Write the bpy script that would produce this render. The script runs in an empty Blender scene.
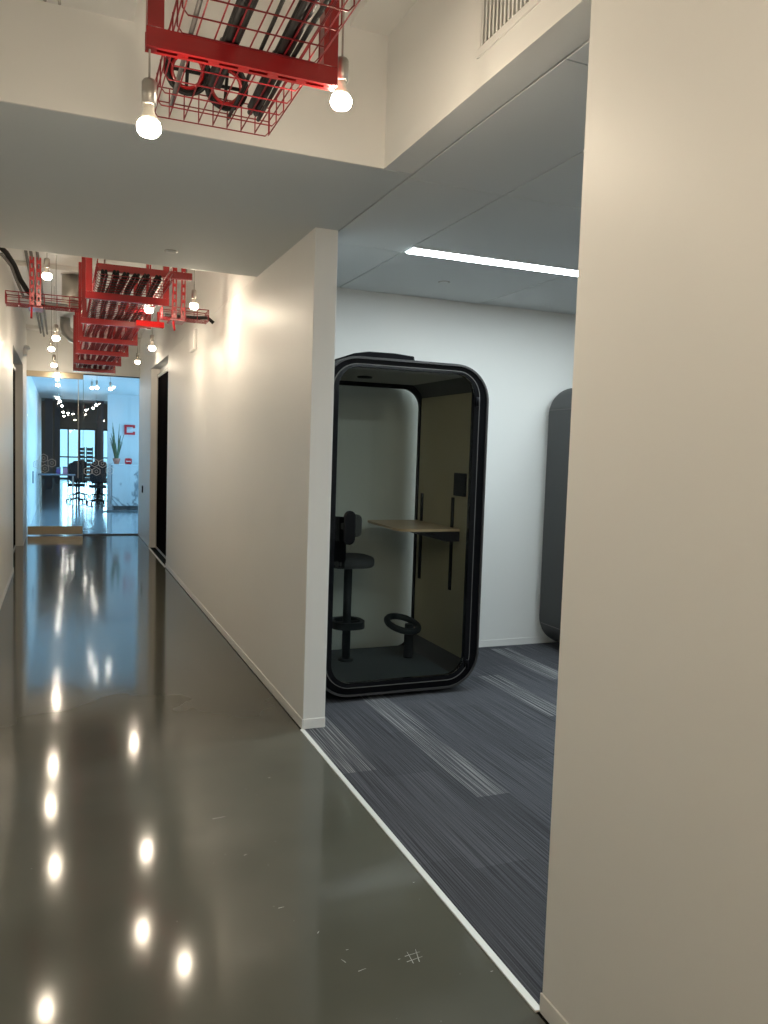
import bpy, math, random
from mathutils import Vector, Matrix
random.seed(7)
S = bpy.context.scene
COL = S.collection
PI = math.pi

# ------------------------------------------------------------------ mesh builder
class MB:
    def __init__(s):
        s.v = []; s.f = []; s.mi = []; s.sm = []
    def add(s, vs, fs, mi=0, smooth=False):
        b = len(s.v); s.v += [tuple(v) for v in vs]
        for f in fs:
            s.f.append([b + i for i in f]); s.mi.append(mi); s.sm.append(smooth)
        return s
    def box(s, x0, x1, y0, y1, z0, z1, mi=0):
        vs = [(x0,y0,z0),(x1,y0,z0),(x1,y1,z0),(x0,y1,z0),(x0,y0,z1),(x1,y0,z1),(x1,y1,z1),(x0,y1,z1)]
        return s.add(vs, [(3,2,1,0),(4,5,6,7),(0,1,5,4),(1,2,6,5),(2,3,7,6),(3,0,4,7)], mi)
    def tube(s, pts, r, n=8, cap=True, smooth=True, closed=False):
        pts = [Vector(p) for p in pts]; m = len(pts); rings = []
        rr = r if isinstance(r, (list, tuple)) else [r]*m
        up = Vector((0,0,1)); prev = None
        for i, p in enumerate(pts):
            if closed: t = pts[(i+1) % m] - pts[i-1]
            else: t = pts[min(i+1, m-1)] - pts[max(i-1, 0)]
            t.normalize()
            if prev is None:
                a = up if abs(t.dot(up)) < .9 else Vector((1,0,0))
                u = t.cross(a).normalized()
            else:
                u = (prev - t*prev.dot(t))
                u = u.normalized() if u.length > 1e-6 else t.orthogonal().normalized()
            prev = u; w = t.cross(u)
            rings.append([p + (u*math.cos(2*PI*k/n) + w*math.sin(2*PI*k/n))*rr[i] for k in range(n)])
        vs = [v for R in rings for v in R]; fs = []
        for i in range(m if closed else m-1):
            j = (i+1) % m
            for k in range(n):
                l = (k+1) % n
                fs.append((i*n+k, i*n+l, j*n+l, j*n+k))
        s.add(vs, fs, 0, smooth)
        if cap and not closed:
            b = len(s.v) - len(vs)
            s.f.append([b+k for k in range(n)][::-1]); s.mi.append(0); s.sm.append(False)
            s.f.append([b+(m-1)*n+k for k in range(n)]); s.mi.append(0); s.sm.append(False)
        return s
    def lathe(s, prof, c=(0,0,0), n=20, smooth=True):
        vs = []; m = len(prof)
        for r, z in prof:
            for k in range(n):
                a = 2*PI*k/n; vs.append((c[0]+r*math.cos(a), c[1]+r*math.sin(a), c[2]+z))
        fs = [(i*n+k, i*n+(k+1)%n, (i+1)*n+(k+1)%n, (i+1)*n+k) for i in range(m-1) for k in range(n)]
        s.add(vs, fs, 0, smooth)
        b = len(s.v)-len(vs)
        if prof[0][0] > 1e-6: s.f.append([b+k for k in range(n)][::-1]); s.mi.append(0); s.sm.append(False)
        if prof[-1][0] > 1e-6: s.f.append([b+(m-1)*n+k for k in range(n)]); s.mi.append(0); s.sm.append(False)
        return s
    def prism(s, poly, a0, a1, axis='z', smooth=False, mi=0):
        # poly in the plane perpendicular to the axis
        def P(p, a):
            return {'z': (p[0],p[1],a), 'y': (p[0],a,p[1]), 'x': (a,p[0],p[1])}[axis]
        n = len(poly); vs = [P(p,a0) for p in poly] + [P(p,a1) for p in poly]
        s.add(vs, [(i,(i+1)%n,n+(i+1)%n,n+i) for i in range(n)], mi, smooth)
        b = len(s.v)-2*n
        s.f.append([b+i for i in range(n)][::-1]); s.mi.append(mi); s.sm.append(False)
        s.f.append([b+n+i for i in range(n)]); s.mi.append(mi); s.sm.append(False)
        return s
    def ring(s, outer, inner, y0, y1, axis='y', smooth=True):
        # tube with a closed profile between two loops with the same count
        def P(p, a): return {'y': (p[0],a,p[1]), 'z': (p[0],p[1],a), 'x': (a,p[0],p[1])}[axis]
        n = len(outer)
        for (A,a,B,b_) in ((outer,y0,outer,y1),(inner,y1,inner,y0)):
            s.add([P(p,a) for p in A]+[P(p,b_) for p in B], [(i,(i+1)%n,n+(i+1)%n,n+i) for i in range(n)], 0, smooth)
        for (A,a,B,b_) in ((inner,y0,outer,y0),(outer,y1,inner,y1)):
            s.add([P(p,a) for p in A]+[P(p,b_) for p in B], [(i,(i+1)%n,n+(i+1)%n,n+i) for i in range(n)], 0, False)
        return s
    def build(s, name, mat, parent=None, bevel=0, seg=2):
        me = bpy.data.meshes.new(name)
        off = Vector((0,0,0)); q = parent
        while q is not None: off += Vector(q.location); q = q.parent
        me.from_pydata([(p[0]-off.x, p[1]-off.y, p[2]-off.z) for p in s.v], [], s.f)
        mats = mat if isinstance(mat, (list, tuple)) else [mat]
        for m in mats: me.materials.append(m)
        me.polygons.foreach_set('material_index', s.mi)
        me.polygons.foreach_set('use_smooth', s.sm)
        me.update()
        import bmesh
        bm = bmesh.new(); bm.from_mesh(me); bmesh.ops.recalc_face_normals(bm, faces=bm.faces); bm.to_mesh(me); bm.free()
        o = bpy.data.objects.new(name, me); COL.objects.link(o)
        if parent:
            o.parent = parent
        if bevel:
            b = o.modifiers.new('bevel', 'BEVEL'); b.width = bevel; b.segments = seg; b.limit_method = 'ANGLE'; b.angle_limit = .7
        return o

def rrect(x0, x1, z0, z1, r, n=10):
    pts = []
    for cx, cz, a in ((x1-r,z1-r,0),(x0+r,z1-r,PI/2),(x0+r,z0+r,PI),(x1-r,z0+r,1.5*PI)):
        for i in range(n+1):
            t = a + PI/2*i/n; pts.append((cx+r*math.cos(t), cz+r*math.sin(t)))
    return pts

def thing(name, loc, label, cat, group=None):
    o = bpy.data.objects.new(name, None); COL.objects.link(o); o.location = loc
    o.empty_display_size = .05
    tag(o, label, cat, group); return o
def tag(o, label, cat, group=None):
    o['label'] = label; o['category'] = cat
    if group: o['group'] = group
    return o
def struct(o): o['kind'] = 'structure'; return o
def dup(root, loc, label, group=None):
    r = root.copy(); COL.objects.link(r); r.location = loc; r['label'] = label
    if group: r['group'] = group
    for ch in list(root.children):
        c = ch.copy(); COL.objects.link(c); c.parent = r
        for g in list(ch.children):
            d = g.copy(); COL.objects.link(d); d.parent = c
    return r

# ------------------------------------------------------------------ materials
def lin(c):
    return tuple(((x/255)/12.92 if x/255 <= .04045 else ((x/255+.055)/1.055)**2.4) for x in c)
def mat(name, col, rough=.5, metal=0, spec=.5, coat=0, noise=0, nscale=30, bump=0, bscale=200, srgb=False):
    m = bpy.data.materials.new(name); m.use_nodes = True; nt = m.node_tree; b = nt.nodes['Principled BSDF']
    c = lin(col) if srgb else col
    b.inputs['Base Color'].default_value = (*c, 1); b.inputs['Roughness'].default_value = rough
    b.inputs['Metallic'].default_value = metal; b.inputs['Specular IOR Level'].default_value = spec
    b.inputs['Coat Weight'].default_value = coat
    tc = nt.nodes.new('ShaderNodeTexCoord')
    n = nt.nodes.new('ShaderNodeTexNoise'); n.inputs['Scale'].default_value = nscale; n.inputs['Detail'].default_value = 4
    nt.links.new(tc.outputs['Object'], n.inputs['Vector'])
    r = nt.nodes.new('ShaderNodeMapRange'); r.inputs['To Min'].default_value = 1-noise; r.inputs['To Max'].default_value = 1+noise
    nt.links.new(n.outputs['Fac'], r.inputs['Value'])
    mx = nt.nodes.new('ShaderNodeVectorMath'); mx.operation = 'SCALE'; mx.inputs[0].default_value = c
    nt.links.new(r.outputs['Result'], mx.inputs['Scale']); nt.links.new(mx.outputs[0], b.inputs['Base Color'])
    if bump:
        n2 = nt.nodes.new('ShaderNodeTexNoise'); n2.inputs['Scale'].default_value = bscale
        nt.links.new(tc.outputs['Object'], n2.inputs['Vector'])
        bp = nt.nodes.new('ShaderNodeBump'); bp.inputs['Strength'].default_value = bump; bp.inputs['Distance'].default_value = .002
        nt.links.new(n2.outputs['Fac'], bp.inputs['Height']); nt.links.new(bp.outputs['Normal'], b.inputs['Normal'])
    return m
def emis(name, col, st):
    m = bpy.data.materials.new(name); m.use_nodes = True; nt = m.node_tree; nt.nodes.clear()
    e = nt.nodes.new('ShaderNodeEmission'); e.inputs[0].default_value = (*col, 1); e.inputs[1].default_value = st
    o = nt.nodes.new('ShaderNodeOutputMaterial'); nt.links.new(e.outputs[0], o.inputs[0]); return m
def glass(name, tint, ior=1.45, rough=.01):
    m = bpy.data.materials.new(name); m.use_nodes = True; nt = m.node_tree; nt.nodes.clear()
    t = nt.nodes.new('ShaderNodeBsdfTransparent'); t.inputs[0].default_value = (*tint, 1)
    g = nt.nodes.new('ShaderNodeBsdfGlossy'); g.inputs['Roughness'].default_value = rough
    f = nt.nodes.new('ShaderNodeFresnel'); f.inputs[0].default_value = ior
    x = nt.nodes.new('ShaderNodeMixShader'); o = nt.nodes.new('ShaderNodeOutputMaterial')
    nt.links.new(f.outputs[0], x.inputs[0]); nt.links.new(t.outputs[0], x.inputs[1]); nt.links.new(g.outputs[0], x.inputs[2])
    nt.links.new(x.outputs[0], o.inputs[0]); return m

M_wall = mat('wall paint', (.79,.785,.755), .48, noise=.012, nscale=3, bump=.12, bscale=350)
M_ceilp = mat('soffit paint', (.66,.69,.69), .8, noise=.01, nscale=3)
M_tile = mat('acoustic tile', (.72,.745,.745), .9, noise=.03, nscale=400)
M_grid = mat('ceiling grid dark', (.14,.15,.155), .7)  # dark backing that shows in the gaps between tiles
M_base = mat('baseboard paint', (.80,.79,.76), .4)
M_strip = mat('transition strip', (.75,.76,.74), .35)
M_red = mat('red powder coat', (.33,.008,.010), .33, coat=.3, noise=.1, nscale=20)
M_wire = mat('red painted wire', (.24,.012,.018), .4, metal=.2, noise=.25, nscale=15)
M_steel = mat('brushed steel', (.42,.40,.37), .35, metal=1)
M_galv = mat('galvanised duct', (.55,.53,.49), .38, metal=.85, noise=.12, nscale=8)
M_cable = mat('black cable', (.008,.008,.008), .6, spec=.3)
M_cable2 = mat('grey conduit', (.13,.125,.12), .5, metal=.3)
M_cord = mat('pendant cord', (.30,.28,.25), .5)
M_neck = mat('bulb neck', (.85,.80,.70), .4)
M_black = mat('black gloss', (.004,.004,.005), .16, spec=.3)
M_rubber = mat('black rubber', (.004,.004,.005), .38, spec=.06)
M_shell = mat('pod shell', (.044,.045,.045), .5, noise=.05)
M_rim = mat('pod rim', (.05,.047,.047), .35)
M_felt = mat('olive felt', (.50,.465,.32), .9, noise=.12, nscale=180)
M_mat = mat('pod carpet', (.07,.085,.09), .95, noise=.2, nscale=200)
M_podceil = mat('pod ceiling', (.40,.41,.40), .8)
M_stool = mat('stool upholstery', (.045,.047,.047), .8, noise=.1, nscale=150)
M_post = mat('stool post', (.012,.016,.017), .5, spec=.2)
M_darkdoor = mat('dark door', (.008,.007,.008), .7, spec=.0)
M_alum = mat('aluminium frame', (.55,.54,.50), .4, metal=.7)
M_brass = mat('warm patch rail', (.50,.42,.30), .35, metal=.8, noise=.1, nscale=6)
M_podglass = glass('smoked pod glass', (.92,.935,.92), 1.33)
M_backglass = glass('pale pod glass', (.97,.985,.97), 1.35)
M_clear = glass('clear glass', (.95,.975,.985), 1.4)
M_edge = mat('glass edge', (.20,.27,.27), .2)
M_frost = mat('frosted decal', (.93,.95,.96), .6)
M_bulb = emis('lit bulb', (1,.845,.645), 285)
M_bulb2 = emis('lit bulb far', (1,.90,.78), 45)
M_led = emis('linear lamp diffuser', (.84,.96,1), 48)
M_white = mat('white paint cool', (.72,.76,.80), .5)
M_sill = mat('window frame', (.10,.11,.12), .4, metal=.5)
M_darkc = mat('dark exposed ceiling', (.20,.19,.175), .8)
M_green = mat('sansevieria leaf', (.035,.10,.035), .45, noise=.5, nscale=25)
M_pot = mat('clay pot', (.45,.18,.13), .6)
M_redmatt = mat('red matt plate', (.42,.010,.010), .75, spec=.1)
M_signred = mat('sign red', (.60,.008,.02), .4)
M_purple = mat('purple box', (.16,.09,.32), .5)
M_pink = mat('pink box', (.50,.25,.38), .5)
M_chair = mat('dark office fabric', (.02,.03,.045), .8)
M_slat = mat('grey screen', (.16,.19,.24), .6)
M_scr = mat('scuff', (.42,.42,.38), .6)

# walnut-ish table top
M_wood = bpy.data.materials.new('oak veneer'); M_wood.use_nodes = True
nt = M_wood.node_tree; b = nt.nodes['Principled BSDF']
tc = nt.nodes.new('ShaderNodeTexCoord'); mp = nt.nodes.new('ShaderNodeMapping'); mp.inputs['Scale'].default_value = (60,4,20)
n = nt.nodes.new('ShaderNodeTexNoise'); n.inputs['Scale'].default_value = 1.5; n.inputs['Detail'].default_value = 5
cr = nt.nodes.new('ShaderNodeValToRGB'); cr.color_ramp.elements[0].color = (.48,.33,.18,1); cr.color_ramp.elements[1].color = (.72,.54,.33,1)
nt.links.new(tc.outputs['Object'], mp.inputs[0]); nt.links.new(mp.outputs[0], n.inputs['Vector']); nt.links.new(n.outputs['Fac'], cr.inputs[0])
nt.links.new(cr.outputs[0], b.inputs['Base Color']); b.inputs['Roughness'].default_value = .4

# polished concrete
def concrete(name, c0, c1, r0, r1, spec=.5):
    m = bpy.data.materials.new(name); m.use_nodes = True; nt = m.node_tree; b = nt.nodes['Principled BSDF']
    tc = nt.nodes.new('ShaderNodeTexCoord')
    n1 = nt.nodes.new('ShaderNodeTexNoise'); n1.inputs['Scale'].default_value = 1.6; n1.inputs['Detail'].default_value = 2.5; n1.inputs['Roughness'].default_value = .5
    cr = nt.nodes.new('ShaderNodeValToRGB'); cr.color_ramp.elements[0].position = .3; cr.color_ramp.elements[1].position = .75
    cr.color_ramp.elements[0].color = (*c0,1); cr.color_ramp.elements[1].color = (*c1,1)
    nt.links.new(tc.outputs['Object'], n1.inputs['Vector']); nt.links.new(n1.outputs['Fac'], cr.inputs[0])
    # fine specks of aggregate and pale flecks
    v = nt.nodes.new('ShaderNodeTexVoronoi'); v.inputs['Scale'].default_value = 9
    nt.links.new(tc.outputs['Object'], v.inputs['Vector'])
    lt = nt.nodes.new('ShaderNodeMath'); lt.operation = 'LESS_THAN'; lt.inputs[1].default_value = .028
    nt.links.new(v.outputs['Distance'], lt.inputs[0])
    mx = nt.nodes.new('ShaderNodeMixRGB'); mx.inputs[2].default_value = (.20,.20,.18,1)
    sc = nt.nodes.new('ShaderNodeMath'); sc.operation = 'MULTIPLY'; sc.inputs[1].default_value = .6
    nt.links.new(lt.outputs[0], sc.inputs[0]); nt.links.new(sc.outputs[0], mx.inputs[0]); nt.links.new(cr.outputs[0], mx.inputs[1])
    nt.links.new(mx.outputs[0], b.inputs['Base Color'])
    n2 = nt.nodes.new('ShaderNodeTexNoise'); n2.inputs['Scale'].default_value = 1.2; n2.inputs['Detail'].default_value = 1
    mr = nt.nodes.new('ShaderNodeMapRange'); mr.inputs['To Min'].default_value = r0; mr.inputs['To Max'].default_value = r1
    nt.links.new(tc.outputs['Object'], n2.inputs['Vector']); nt.links.new(n2.outputs['Fac'], mr.inputs[0]); nt.links.new(mr.outputs[0], b.inputs['Roughness'])
    b.inputs['Specular IOR Level'].default_value = spec
    n3 = nt.nodes.new('ShaderNodeTexNoise'); n3.inputs['Scale'].default_value = 2.2; n3.inputs['Detail'].default_value = 1
    bp = nt.nodes.new('ShaderNodeBump'); bp.inputs['Strength'].default_value = .012; bp.inputs['Distance'].default_value = .004
    nt.links.new(tc.outputs['Object'], n3.inputs['Vector']); nt.links.new(n3.outputs['Fac'], bp.inputs['Height']); nt.links.new(bp.outputs['Normal'], b.inputs['Normal'])
    return m
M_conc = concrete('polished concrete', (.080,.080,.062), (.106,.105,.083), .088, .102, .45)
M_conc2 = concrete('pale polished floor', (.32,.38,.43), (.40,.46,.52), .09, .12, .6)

# carpet planks
def carpet(name, light):
    m = bpy.data.materials.new(name); m.use_nodes = True; nt = m.node_tree; b = nt.nodes['Principled BSDF']
    tc = nt.nodes.new('ShaderNodeTexCoord')
    def noise(scale, sc, det):
        mp = nt.nodes.new('ShaderNodeMapping'); mp.inputs['Scale'].default_value = scale
        n = nt.nodes.new('ShaderNodeTexNoise'); n.inputs['Scale'].default_value = sc; n.inputs['Detail'].default_value = det
        nt.links.new(tc.outputs['Object'], mp.inputs[0]); nt.links.new(mp.outputs[0], n.inputs['Vector']); return n
    a = noise((190,1.3,1), 1, 4)
    cr = nt.nodes.new('ShaderNodeValToRGB'); e = cr.color_ramp.elements
    e[0].position = .36; e[0].color = (.038,.039,.045,1); e[1].position = .68; e[1].color = (.112,.115,.128,1)
    if light:
        e[0].position = .34; e[0].color = (.045,.046,.052,1); e[1].position = .66; e[1].color = (.30,.30,.30,1)
        k = cr.color_ramp.elements.new(.48); k.color = (.085,.087,.098,1)
    nt.links.new(a.outputs['Fac'], cr.inputs[0])
    g = noise((1,1,1), 700, 2)
    mr = nt.nodes.new('ShaderNodeMapRange'); mr.inputs['To Min'].default_value = .55; mr.inputs['To Max'].default_value = 1.45
    nt.links.new(g.outputs['Fac'], mr.inputs[0])
    geo = nt.nodes.new('ShaderNodeAttribute'); geo.attribute_name = 'tone'
    mm = nt.nodes.new('ShaderNodeMath'); mm.operation = 'MULTIPLY'
    nt.links.new(mr.outputs[0], mm.inputs[0]); nt.links.new(geo.outputs['Fac'], mm.inputs[1])
    vm = nt.nodes.new('ShaderNodeVectorMath'); vm.operation = 'SCALE'
    nt.links.new(cr.outputs[0], vm.inputs[0]); nt.links.new(mm.outputs[0], vm.inputs['Scale']); nt.links.new(vm.outputs[0], b.inputs['Base Color'])
    b.inputs['Roughness'].default_value = .95; b.inputs['Specular IOR Level'].default_value = .15
    bp = nt.nodes.new('ShaderNodeBump'); bp.inputs['Strength'].default_value = .5; bp.inputs['Distance'].default_value = .003
    nt.links.new(g.outputs['Fac'], bp.inputs['Height']); nt.links.new(bp.outputs['Normal'], b.inputs['Normal'])
    return m
M_carp = carpet('carpet plank dark', False); M_carpl = carpet('carpet plank streaked', True)

# marble
M_marble = bpy.data.materials.new('veined marble'); M_marble.use_nodes = True
nt = M_marble.node_tree; b = nt.nodes['Principled BSDF']; tc = nt.nodes.new('ShaderNodeTexCoord')
n = nt.nodes.new('ShaderNodeTexNoise'); n.inputs['Scale'].default_value = 1.3; n.inputs['Detail'].default_value = 6; n.inputs['Distortion'].default_value = .6
sb = nt.nodes.new('ShaderNodeMath'); sb.operation = 'SUBTRACT'; sb.inputs[1].default_value = .5
ab = nt.nodes.new('ShaderNodeMath'); ab.operation = 'ABSOLUTE'
cr = nt.nodes.new('ShaderNodeValToRGB'); cr.color_ramp.elements[0].color = (.22,.24,.27,1); cr.color_ramp.elements[1].color = (.62,.66,.70,1); cr.color_ramp.elements[1].position = .03
nt.links.new(tc.outputs['Object'], n.inputs['Vector']); nt.links.new(n.outputs['Fac'], sb.inputs[0]); nt.links.new(sb.outputs[0], ab.inputs[0])
nt.links.new(ab.outputs[0], cr.inputs[0]); nt.links.new(cr.outputs[0], b.inputs['Base Color']); b.inputs['Roughness'].default_value = .2

# ------------------------------------------------------------------ setting
XL, XR, XR2 = -.534, 1.2945, 1.429
ZC = 2.828; ZH = 3.52; ZW = 3.38; YG = 14.81; YB = 5.778
YN, YP, YW, YS, YE, YJ = 1.845, 4.3065, 3.30, 5.7325, 10.765, 12.91
def S_(mb, name, m, bevel=0): return struct(mb.build(name, m, None, bevel))
S_(MB().box(-1.2,1.28,-4.1,YG,-.12,0), 'floor', M_conc)
# carpet: planks as faces of one mesh
cols = {0:3.63, 1:4.45, 2:4.10, 3:3.70, 4:4.42, 5:3.35, 6:4.08}
light = {(0,3.63),(2,3.18),(2,4.10),(6,4.08),(9,2.6)}
v=[];f=[];mi=[];tone=[]
Lp=.92
for k in range(0, 21):
    x0 = max(1.24+.25*k, 1.30); x1 = min(1.24+.25*(k+1), 6.5)
    if x1 <= x0: continue
    base = cols.get(k, 3.3+random.random()*.9)
    nmin = int((base+4.1)/Lp)+1
    for j in range(-nmin, 4):
        y0 = max(base+Lp*j, -4.0); y1 = min(base+Lp*(j+1), YB)
        if y1 <= y0: continue
        lit = any(kk==k and abs((base+Lp*j)-yy)<.06 for kk,yy in light) or (k>6 and random.random()<.05)
        tn = random.uniform(.86,1.10)
        parts = [(x0,x1,0)] if not lit else ([(x0,x0+.08,0),(x0+.08,x1,1)] if x1-x0 > .2 else [(x0,x1,1)])
        for a_,b_,q in parts:
            i = len(v); v += [(a_,y0,.002),(b_,y0,.002),(b_,y1,.002),(a_,y1,.002)]; f.append((i,i+1,i+2,i+3)); mi.append(q); tone.append(tn)
me = bpy.data.meshes.new('floor_carpet'); me.from_pydata(v,[],f)
me.materials.append(M_carp); me.materials.append(M_carpl); me.polygons.foreach_set('material_index', mi)
at = me.attributes.new('tone','FLOAT','FACE'); at.data.foreach_set('value', tone); me.update()
o = bpy.data.objects.new('floor', me); COL.objects.link(o); struct(o)
S_(MB().box(1.28,6.6,-4.1,YG,-.12,0), 'floor', M_carp)
S_(MB().box(1.276,1.300,YN,YP-.012,0,.006), 'trim_1', M_strip)
S_(MB().box(1.276,1.300,YE,YJ-.012,0,.006), 'trim_2', M_strip)

# right-hand walls of the corridor
S_(MB().box(XR,XR2,-4.0,YN,0,ZC-.001), 'wall_right', M_wall, .006)
S_(MB().box(XR,XR2,-4.0,YW,ZC,3.75), 'wall_header', M_wall)
S_(MB().box(XR,XR2,YP,YE,0,ZC), 'wall_middle', M_wall, .005)
S_(MB().box(XR,XR2,YS,YE,ZC,3.75), 'wall_middle_upper', M_wall)
S_(MB().box(XR,XR2,YE,YJ,2.787,3.75), 'wall_door_header', M_wall)
S_(MB().box(XR,XR2,YJ,YG+.1,0,3.75), 'wall_right_far', M_wall)
S_(MB().box(XR2,XR2+.1,YE-.1,YJ+.1,0,2.9), 'wall_recess', M_wall)
# left
YLE, YLJ = 10.65, 13.35
S_(MB().box(XL-.14,XL,-4.0,YLE,0,3.75), 'wall_left', M_wall, .005)
S_(MB().box(XL-.14,XL,YLE,YLJ,2.76,3.75), 'wall_left_header', M_wall)
S_(MB().box(XL-.14,XL,YLJ,YG+.1,0,3.75), 'wall_left_far', M_wall)
S_(MB().box(XL-.26,XL-.14,YLE-.1,YLJ+.1,0,2.9), 'wall_left_recess', M_wall)
# room
S_(MB().box(XR2,6.6,YB,YB+.14,0,3.0), 'wall_back', M_wall)
S_(MB().box(6.5,6.6,-4,YB,0,3.0), 'wall_room_right', M_wall)
S_(MB().box(XL-.14,6.6,-4.15,-4.0,0,3.75), 'wall_behind', M_wall)
# ceilings
mb = MB().box(XR2,6.5,-4,YB,ZC+.012,ZC+.06, 1)
xs = [1.434,1.93,3.13,4.33,5.53,6.5]; ys = [-4,-2.635,-1.435,-.235,.965,2.165,3.365,4.568,5.778]
for i in range(len(xs)-1):
    for j in range(len(ys)-1):
        mb.box(xs[i]+.005,xs[i+1]-.004,ys[j]+.0035,ys[j+1]-.0035,ZC,ZC+.014)
S_(mb, 'ceiling', [M_tile, M_grid])
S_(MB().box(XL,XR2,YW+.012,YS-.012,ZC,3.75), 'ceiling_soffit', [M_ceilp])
# the well's back face and side faces carry wall paint
S_(MB().box(XL,XR,YW,YW+.012,ZC,3.75), 'wall_well_back', M_wall)
S_(MB().box(XL,XR,YS-.012,YS,ZC,3.75), 'wall_soffit_far', M_wall)
mb = MB().box(XL,.255,-4,YW,3.205,3.75).box(1.12,XR,-4,YW,ZW,3.75).box(.255,1.12,-4,YW,3.66,3.75)
S_(mb, 'ceiling_well', M_wall)
S_(MB().box(XL,XR,YS,YG,ZH,ZH+.1), 'ceiling_far', M_wall)
S_(MB().box(XL,XR,9.5,9.85,ZH-.05,ZH), 'trim_3', M_wall)
S_(MB().box(XL,XR,14.5,YG,ZH-.06,ZH), 'trim_4', M_wall)
S_(MB().box(XL,XR,YG-.03,YG+.09,2.80,ZH), 'wall_glass_header', M_wall)

# baseboards
BH=.06; BT=.006
S_(MB().box(XR-BT,XR,-4,YN,0,BH), 'baseboard_right', M_base, .003)
S_(MB().box(XR-BT,XR,YP-BT,YE,0,BH).box(XR,XR2,YP-BT,YP,0,BH), 'baseboard_middle', M_base, .003)
S_(MB().box(XR2,6.5,YB-BT,YB,0,BH), 'baseboard_back', M_base, .003)
S_(MB().box(XL,XL+BT,-4,YLE,0,BH), 'baseboard_left', M_base, .003)
S_(MB().box(XL-.14,XL+BT,YLJ-BT,YLJ,0,BH).box(XL,XL+BT,YLJ,YG-.03,0,BH), 'baseboard_left_far', M_base, .003)
S_(MB().box(XR-BT,XR2,YJ-BT,YJ,0,BH).box(XR-BT,XR,YJ,YG-.03,0,BH), 'baseboard_right_far', M_base, .003)

# dark doors in the recesses
def side_door(name, x, y0, y1, s):
    fr = MB()
    w=.05
    a,bb = sorted((x, x+s*.04))
    fr.box(a,bb,y0,y0+w,0,2.70).box(a,bb,y1-w,y1,0,2.70).box(a,bb,y0+w,y1-w,2.65,2.70).box(a,bb,y0+w,y1-w,0,.03)
    d = struct(fr.build(name, M_alum, None, .002))
    a,bb = sorted((x+s*.01, x+s*.03))
    MB().box(a,bb,y0+w,y1-w,.03,2.65).build('door_leaf', M_darkdoor, d)
    hx = x+s*.0
    MB().tube([(hx-s*.0,y0+.14,.95),(hx-s*.035,y0+.14,.97),(hx-s*.035,y0+.14,1.25),(hx-s*.0,y0+.14,1.27)], .008).build('door_handle', M_steel, d)
    return d
side_door('door_2', XR2-.045, YE+.02, YJ-.02, 1)
side_door('door_3', XL-.14+.045, YLE+.02, YLJ-.02, -1)

# scratches on the concrete
def stroke(mb, x, y, ang, L, w):
    c, s_ = math.cos(ang), math.sin(ang)
    mb.add([(x+c*a-s_*b_, y+s_*a+c*b_, .0006) for a,b_ in ((-L/2,-w/2),(L/2,-w/2*.4),(L/2,w/2*.4),(-L/2,w/2))], [(0,1,2,3)])
mb = MB()
for dx,dy,an,L in ((0,-.012,.15,.075),(.004,.014,.1,.07),(-.01,0,1.5,.075),(.016,.002,1.35,.08)): stroke(mb, 1.046+dx, 2.196+dy, an, L*.8, .0028)
for x,y,an,L in ((.83,2.25,2.0,.03),(.87,2.19,.2,.04),(.80,2.42,.9,.02),(.64,3.35,.1,.08),(.68,3.0,.4,.02),(1.0,2.2,.3,.012),(.86,2.30,0,.012),(1.23,2.6,0,.01),(1.25,2.05,0,.012),(.95,3.7,0,.015),(.72,2.6,.1,.03)): stroke(mb, x,y,an,L*.7,.003)
struct(mb.build('floor_scuffs', M_scr))

# ------------------------------------------------------------------ glass partition at the corridor's end
XM=.36
g = struct(MB().box(XL,XM,YG-.02,YG+.02,2.70,2.80).box(XL+.01,XM,YG-.018,YG+.018,.015,.16).build('door_1', M_brass, None, .003))
MB().box(XL+.012,XM-.004,YG-.006,YG+.006,.16,2.70).build('glass_pane', M_clear, g)
MB().box(XM-.004,XM+.004,YG-.008,YG+.008,.16,2.70).build('glass_edge', M_edge, g)
MB().box(.275,.286,YG-.010,YG-.0065,1.0,2.70).build('upright_strip', M_alum, g)  # thin pale upright line on the door glass
hd = MB().tube([(XM-.07,YG-.012,.78),(XM-.07,YG-.06,.80),(XM-.07,YG-.06,1.22),(XM-.07,YG-.012,1.24)], .009)
# (a slim side pull on the far left jamb, as the photo shows)
hd = MB().tube([(XL+.10,YG-.012,.90),(XL+.10,YG-.05,.91),(XL+.10,YG-.05,1.09),(XL+.10,YG-.012,1.10)], .008)
hd.build('door_handle', M_rubber, g)
g2 = struct(MB().box(XM,XR,YG-.02,YG+.02,2.78,2.80).box(XM,XR,YG-.02,YG+.02,0,.02).build('window_1', M_sill))
MB().box(XM+.006,XR,YG-.006,YG+.006,.02,2.78).build('glass_pane', M_clear, g2)
def hexes(cs, r=.075, t=.009):
    mb = MB()
    for cx, cz in cs:
        P = [(cx+r*math.sin(PI/3*k), cz+r*math.cos(PI/3*k)) for k in range(6)]
        Q = [(cx+(r-t)*math.sin(PI/3*k), cz+(r-t)*math.cos(PI/3*k)) for k in range(6)]
        mb.ring(P, Q, YG-.0085, YG-.0065, 'y', False)
        P = [(cx+.4*r*math.sin(PI/3*k), cz+.4*r*math.cos(PI/3*k)) for k in range(6)]
        Q = [(cx+(.4*r-.006)*math.sin(PI/3*k), cz+(.4*r-.006)*math.cos(PI/3*k)) for k in range(6)]
        mb.ring(P, Q, YG-.0085, YG-.0065, 'y', False)
    return mb
hexes([(-.27,1.33),(-.14,1.25),(-.25,1.15),(-.37,1.22)]).build('hexagon_decal', M_frost, g)
hexes([(.44,1.12),(.58,1.12),(.68,1.26),(.80,1.14),(.55,1.27)]).build('hexagon_decal', M_frost, g2)

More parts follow.
